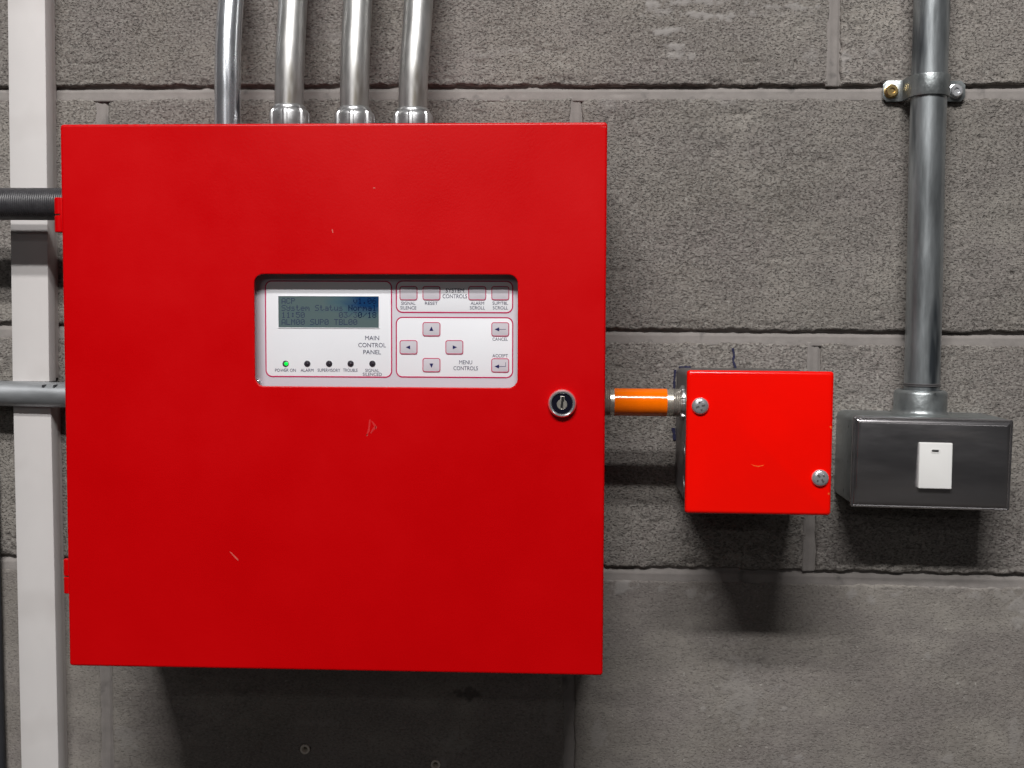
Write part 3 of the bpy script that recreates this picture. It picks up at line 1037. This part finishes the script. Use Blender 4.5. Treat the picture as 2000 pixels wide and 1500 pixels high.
# ridged flexible conduit
FD = 0.056
c0 = at(60, 398.5, FD)
r = 0.0128
flex = thing("flexible_conduit", (cab_left, -FD, c0.z), "dark finely ridged flexible conduit crossing in front of the white trunking", "conduit")
prof = []
L_ = 0.46
npitch = int(L_ / 0.00172)
for i in range(npitch):
    t = i * 0.00172
    prof += [(r - 0.00042, t), (r - 0.00005, t + 0.00045), (r, t + 0.0008), (r - 0.00005, t + 0.00115)]
add("ridged_hose", lathe(prof, (-L_ + 0.002, 0, 0), (1, 0, 0), 40), M['flex'], flex, 50)
# smooth grey pipe
GD = 0.0235
c1, c2 = at(0, 768, GD), at(120, 771, GD)
gp = thing("metal_pipe", (cab_left, -GD, c2.z), "weathered grey metal pipe crossing the gap between the white trunkings", "pipe")
path = [loc_of(gp, p) for p in smooth_path([Vector((cab_left - 0.46, -GD, c1.z + 0.004)), Vector((cab_left - 0.2, -GD, c1.z + 0.0015)), Vector((c1.x, -GD, c1.z)), c2, Vector((cab_left + 0.004, -GD, c2.z))], 8)]
add("pipe_body", tube(path, 0.0106, 40), M['emt_h'], gp, 60)
dent = []
for poly in ([(82, 752), (88, 751), (85, 759), (80, 760)], [(104, 752), (110, 751), (107, 757), (102, 759)]):
    dent.append(prism([(lambda q: (q.x, q.z))(loc_of(gp, at(x, y, GD + 0.0088))) for x, y in poly], 0.0050, 0.0086))
add("scuff_mark", merge(*dent), M['cable'], gp, 0)
# thin cable at the frame edge
ca0, ca1 = at(-6, 1240, 0.005), at(1, 1500, 0.005)
dirc = (ca1 - ca0)
cable = thing("cable", (ca1.x + dirc.x * 0.6, -0.005, ca1.z + dirc.z * 0.6), "thin dark cable on the wall beside the lower white trunking", "cable")
add("sheath", tube([loc_of(cable, p) for p in (ca0 - dirc * 1.2, ca0 - dirc * 0.4, ca0, ca1, ca1 + dirc * 0.6)], 0.0045, 20), M['cable'], cable, 60)

# ------------------------------------------------------------------ orange-sleeved nipple between panel and junction box
ND = 0.063
n0, n1 = at(1196, 785, ND), at(1301, 785, ND)
cab_right = panel.location.x + dcx + dw / 2 - 0.004
nip = thing("conduit_nipple", (n0.x, -ND, n0.z), "short pipe nipple with glossy orange sleeve joining both red boxes", "pipe fitting")


def NX(px):
    return loc_of(nip, at(px, 785, ND)).x


xs = loc_of(nip, (cab_right, 0, 0)).x
xe = NX(1341)
rn = 0.0105
add("pipe_body", lathe([(rn, xs), (rn, NX(1327))], (0, 0, 0), (1, 0, 0), 48), M['nickel'], nip)
rs_ = rn + 0.0003
sl0, sl1 = NX(1199.5), NX(1302)
add("orange_sleeve", lathe([(rn - 0.0002, sl0), (rs_, sl0 + 0.0001), (rs_, sl1 - 0.0001), (rn - 0.0002, sl1)], (0, 0, 0), (1, 0, 0), 64), M['orange'], nip, 30)


def thread(x0, x1):
    pf, t, k = [], x0, 0
    while t < x1:
        pf.append((rn + (0.0006 if k % 2 else 0.0001), t))
        t += 0.00075
        k += 1
    return lathe(pf, (0, 0, 0), (1, 0, 0), 48)


add("screw_thread", thread(xs, NX(1192)), M['thread'], nip, 20)
add("screw_thread", thread(NX(1314), NX(1334)), M['thread'], nip, 20)


def lock_shape(a, t):
    q = (a * 8 / (2 * PI)) % 1.0
    return 1.0 if q < 0.55 else 0.88


lkx = NX(1327.5)
add("locknut", lathe([(rn + 0.0012, 0), (0.0128, 0.0006), (0.0136, 0.0012), (0.0136, 0.0040), (0.0128, 0.0050)], (lkx, 0, 0), (1, 0, 0), 96, 0.4, lock_shape), M['fitting'], nip, 35)

# ------------------------------------------------------------------ red junction box
RD = 0.122
q0, q1, q2, q3 = at(1342, 723, RD), at(1630, 726, RD), at(1623, 1008, RD), at(1338, 1003, RD)
jx, jz = (q0.x + q1.x + q2.x + q3.x) / 4, (q0.z + q1.z + q2.z + q3.z) / 4
jw, jh = (q1.x + q2.x - q0.x - q3.x) / 2, (q0.z + q1.z - q2.z - q3.z) / 2
jb = thing("junction_box", (jx, 0, jz), "small bright red square junction box cover with two screws", "junction box")
ba, bb = loc_of(jb, at(1322, 718, 0)), loc_of(jb, at(1322, 952, 0))
bx0, bx1, bz0, bz1 = ba.x, ba.x + (ba.z - bb.z) - 0.001, bb.z, ba.z
add("box_body", slab((bx0 + bx1) / 2, (bz0 + bz1) / 2, bx1 - bx0, bz1 - bz0, 0.004, -0.001, RD - 0.003, 0.0008, n=6), M['box_steel'], jb)
# stamped knock-outs on the visible flank
for kz_ in (-0.014, -0.040):
    add("knockout", lathe([(0.0085, -0.0002), (0.0085, 0.0005), (0.0078, 0.0007)], (bx0, -0.070, kz_), (-1, 0, 0), 28), M['box_steel'], jb)


def cover_geo():
    fold, lip = 0.0026, 0.0085
    loops = [[(x, -(RD - lip), z) for x, z in rrect(0, 0, jw - 0.0010, jh - 0.0010, 0.0016, 4)],
             [(x, -(RD - fold), z) for x, z in rrect(0, 0, jw, jh, 0.0022, 4)]]
    for k in range(1, 6):
        a = PI / 2 * k / 5
        o = fold * (1 - math.cos(a))
        loops.append([(x, -(RD - fold + fold * math.sin(a)), z) for x, z in rrect(0, 0, jw - 2 * o, jh - 2 * o, 0.0022, 4)])
    return loft(loops, False, True)


cover = add("cover", cover_geo(), M['box_red'], jb, 45)
for k, (x, y, a0) in enumerate(((1367.5, 793, 1.85), (1601.5, 933.5, 0.7))):
    s = loc_of(jb, at(x, y, RD))
    R_ = 0.0062
    sc = add("screw", lathe([(R_, -0.0002), (R_, 0.0009), (R_ * 0.94, 0.0017), (R_ * 0.76, 0.0024), (R_ * 0.45, 0.0028), (R_ * 0.12, 0.0029)],
                            (s.x, -RD, s.z), (0, -1, 0), 40), M['screw'], jb)
    cross = []
    for aa in (a0, a0 + PI / 2):
        ca, sa = math.cos(aa), math.sin(aa)
        l_, wd = R_ * 0.55, 0.0007
        cross.append(prism([(s.x + ca * u - sa * v, s.z + sa * u + ca * v) for u, v in ((-l_, -wd), (l_, -wd), (l_, wd), (-l_, wd))],
                           RD + 0.0018, RD + 0.00283 + (0.00006 if aa > a0 else 0)))
    add("cross_recess", merge(*cross), M['box_steel'], sc, 0)


def jpatch(poly, material):
    pts = [loc_of(jb, at(x, y, RD)) for x, y in poly]
    add("paint_scratch", prism([(p.x, p.z) for p in pts], RD - 0.0002, RD + 0.00008), material, cover, 0)


jpatch([(1466, 906), (1472, 908.5), (1480, 910), (1492, 908), (1491, 909.6), (1481, 912), (1472, 910)], M['bare_orange'])
jpatch([(1620, 833), (1624, 832), (1624, 838)], M['bare_orange'])
jpatch([(1617, 963), (1620, 962), (1620, 966), (1617, 966)], M['bare_orange'])

# ------------------------------------------------------------------ galvanised conduit, strap and switch box
SD = 0.060
GX = at(1801, 755, 0.024).x
zt_h = at(1797, 759, 0.026).z
gc = thing("conduit", (GX, -0.024, zt_h), "thick grey galvanised conduit running down into the metal switch box", "conduit")
p_top, p_mid, p_lo = at(1820, 0, 0.022), at(1811, 290, 0.022), at(1800.5, 752, 0.024)
rg = 0.0139
path = [loc_of(gc, p) for p in smooth_path([p_top + Vector((0, 0, 0.3)), p_top + Vector((0, 0, 0.1)), p_top, p_mid, at(1806.5, 520, 0.023), p_lo, p_lo - Vector((0, 0, 0.012))], 8)]
add("pipe", tube(path, rg, 48), M['galv'], gc, 60)
zl = loc_of(gc, p_lo)
add("groove_ring", lathe([(rg + 0.0001, 0), (rg + 0.0009, 0.0004), (rg + 0.0009, 0.0010), (rg + 0.0001, 0.0014), (rg + 0.0001, 0.0019), (rg + 0.0007, 0.0021), (rg + 0.0001, 0.0026)], (zl.x, zl.y, zl.z - 0.001), (0, 0, 1), 48), M['box_steel'], gc, 30)

# two-hole strap
sc_ = at(1805, 178, 0.004)
strap = thing("pipe_strap", (sc_.x, 0, sc_.z), "two-hole metal strap bolted over the galvanised conduit", "pipe strap")
pc_ = loc_of(strap, smooth_path([p_top, p_mid], 2)[1])
pcx, pcy = pc_.x, -0.022
ri, ro_ = rg + 0.0003, rg + 0.0018
xl, xr = loc_of(strap, at(1724, 178, 0.003)).x, loc_of(strap, at(1884, 178, 0.003)).x
bwid = 0.0165


def strap_geo():
    out, inn = [], []
    t = 0.0016
    out += [(xl, -0.0042), (pcx - ro_ - 0.0035, -0.0042), (pcx - ro_ - 0.0008, -0.0062)]
    inn += [(xl, -0.0026), (pcx - ro_ - 0.0028, -0.0026), (pcx - ro_ + 0.0010, -0.0056)]
    for k in range(0, 19):
        a = PI - PI * k / 18
        out.append((pcx + ro_ * math.cos(a), pcy - ro_ * math.sin(a)))
        inn.append((pcx + ri * math.cos(a), pcy - ri * math.sin(a)))
    out += [(pcx + ro_ + 0.0008, -0.0062), (pcx + ro_ + 0.0035, -0.0042), (xr, -0.0042)]
    inn += [(pcx + ro_ - 0.0010, -0.0056), (pcx + ro_ + 0.0028, -0.0026), (xr, -0.0026)]
    loops = []
    for (xo, yo), (xi, yi) in zip(out, inn):
        hw = bwid / 2
        e = min(abs(xo - xl), abs(xo - xr))
        if e < 1e-6:
            hw *= 0.62
        loops.append([(xo, yo, -hw), (xo, yo - 0.0003, -hw + 0.0008), (xo, yo - 0.0003, hw - 0.0008), (xo, yo, hw), (xi, yi, hw), (xi, yi, -hw)])
    # corner chamfer of the tabs
    l0 = [(x + 0.003, y, z / 0.62) for x, y, z in loops[0]]
    l1 = [(x - 0.003, y, z / 0.62) for x, y, z in loops[-1]]
    loops = [loops[0], l0] + loops[1:-1] + [l1, loops[-1]]
    return loft(loops)


add("strap_band", strap_geo(), M['cast'], strap, 35)
for px, mk, seg in ((1741, 'brass', 6), (1867, 'screw', 6)):
    b0 = loc_of(strap, at(px, 178, 0.006))
    bo = add("bolt", lathe([(0.0058, 0), (0.0058, 0.0009), (0.0050, 0.0012), (0.0048, 0.0040), (0.0042, 0.0047), (0.0024, 0.0047), (0.0021, 0.0034)],
                           (b0.x, -0.0044, b0.z), (0, -1, 0), 30, 0.3), M[mk], strap, 30)

# switch box
u0, u1, u2, u3 = at(1667, 812, SD), at(1979, 821, SD), at(1974, 998, SD), at(1662, 990, SD)
sbx, sbz = (u0.x + u1.x + u2.x + u3.x) / 4, (u0.z + u1.z + u2.z + u3.z) / 4
sw, sh = (u1.x + u2.x - u0.x - u3.x) / 2, (u0.z + u1.z - u2.z - u3.z) / 2
sb = thing("switch_box", (sbx, 0, sbz), "grey metal surface switch box with steel front plate and conduit hub", "switch box", roty=math.radians(0.7))
add("box_body", slab(0, 0.0006, sw - 0.001, sh - 0.0004, 0.005, -0.001, SD - 0.0035, 0.0012, n=6), M['cast'], sb)


def steel_plate():
    spec = [(0.0, SD - 0.0030), (0.0, SD - 0.0012), (0.0004, SD - 0.0006), (0.0011, SD - 0.0004), (0.0018, SD - 0.0006), (0.0021, SD - 0.0002), (0.0032, SD + 0.0006),
            (0.0050, SD + 0.0012)]
    loops = [[(x, -d, z) for x, z in rrect(0, 0, sw - 2 * o, sh - 2 * o, max(0.0018 - o * 0.5, 0.0005), 5)] for o, d in spec]
    return loft(loops, True, True)


fplate = add("front_plate", steel_plate(), M['stainless'], sb, 20)
# rocker
a, b = loc_of(sb, at(1796, 864, SD + 0.003)), loc_of(sb, at(1857, 955, SD + 0.003))
rcx, rcz, rw, rh = (a.x + b.x) / 2, (a.z + b.z) / 2, b.x - a.x, a.z - b.z
rv, rf = slab(rcx, rcz, rw, rh, 0.0008, SD - 0.001, SD + 0.0036, 0.0007)
rv = [(x, y - (0.0016 * ((rcz + rh / 2 - z) / rh) if y < -(SD + 0.002) else 0), z) for x, y, z in rv]
rocker = add("rocker_switch", (rv, rf), M['switch'], sb)
s0 = loc_of(sb, at(1827, 881, SD + 0.004))
add("indicator_window", ring(s0.x, s0.z, 0.0072, 0.0034, 0.0016, 0.0008, SD + 0.003, SD + 0.0042, 6), M['switch'], rocker)
add("slot", slab(s0.x - 0.0001, s0.z + 0.0001, 0.0052, 0.0013, 0.0006, SD + 0.003, SD + 0.00425, 0.0001), M['black'], rocker)
# hub boss
hb = loc_of(sb, at(1797, 790, 0.026))
hub_top = loc_of(sb, at(1797, 761, 0.026)).z
hub_bot = sh / 2 - 0.003
Lh = hub_top - hub_bot
rh_ = 0.0206
add("conduit_hub", lathe([(rh_ + 0.0045, 0), (rh_ + 0.0040, 0.0030), (rh_ + 0.0014, 0.0042), (rh_ + 0.0003, 0.0058), (rh_, 0.008), (rh_, Lh - 0.003), (rh_ - 0.0008, Lh - 0.001), (rh_ - 0.0026, Lh),
                           (rg + 0.0022, Lh), (rg + 0.0012, Lh - 0.003)], (hb.x, -0.026, hub_bot), (0, 0, 1), 56), M['cast'], sb, 40)

# ------------------------------------------------------------------ plastic wall plugs left in drill holes
for (px, py), label in zip(PLUGS, ("round wall plug in a drill hole on the clean shadowed block under the red cabinet",
                                   "wall plug in a drill hole with pale filler smeared beside it")):
    c = at(px, py, 0)
    w_ = thing("wall_plug", (c.x, 0, c.z), label, "wall plug")
    add("rim", lathe([(0.0042, -0.001), (0.0042, 0.0010), (0.0038, 0.0014), (0.0026, 0.0013), (0.0022, 0.0006), (0.0021, -0.009)], (0, 0, 0), (0, -1, 0), 28, cap0=False, cap1=False), M['plug'], w_)
    add("bore", lathe([(0.0021, -0.0098), (0.0021, -0.0088)], (0, 0, 0), (0, -1, 0), 20), M['black'], w_)
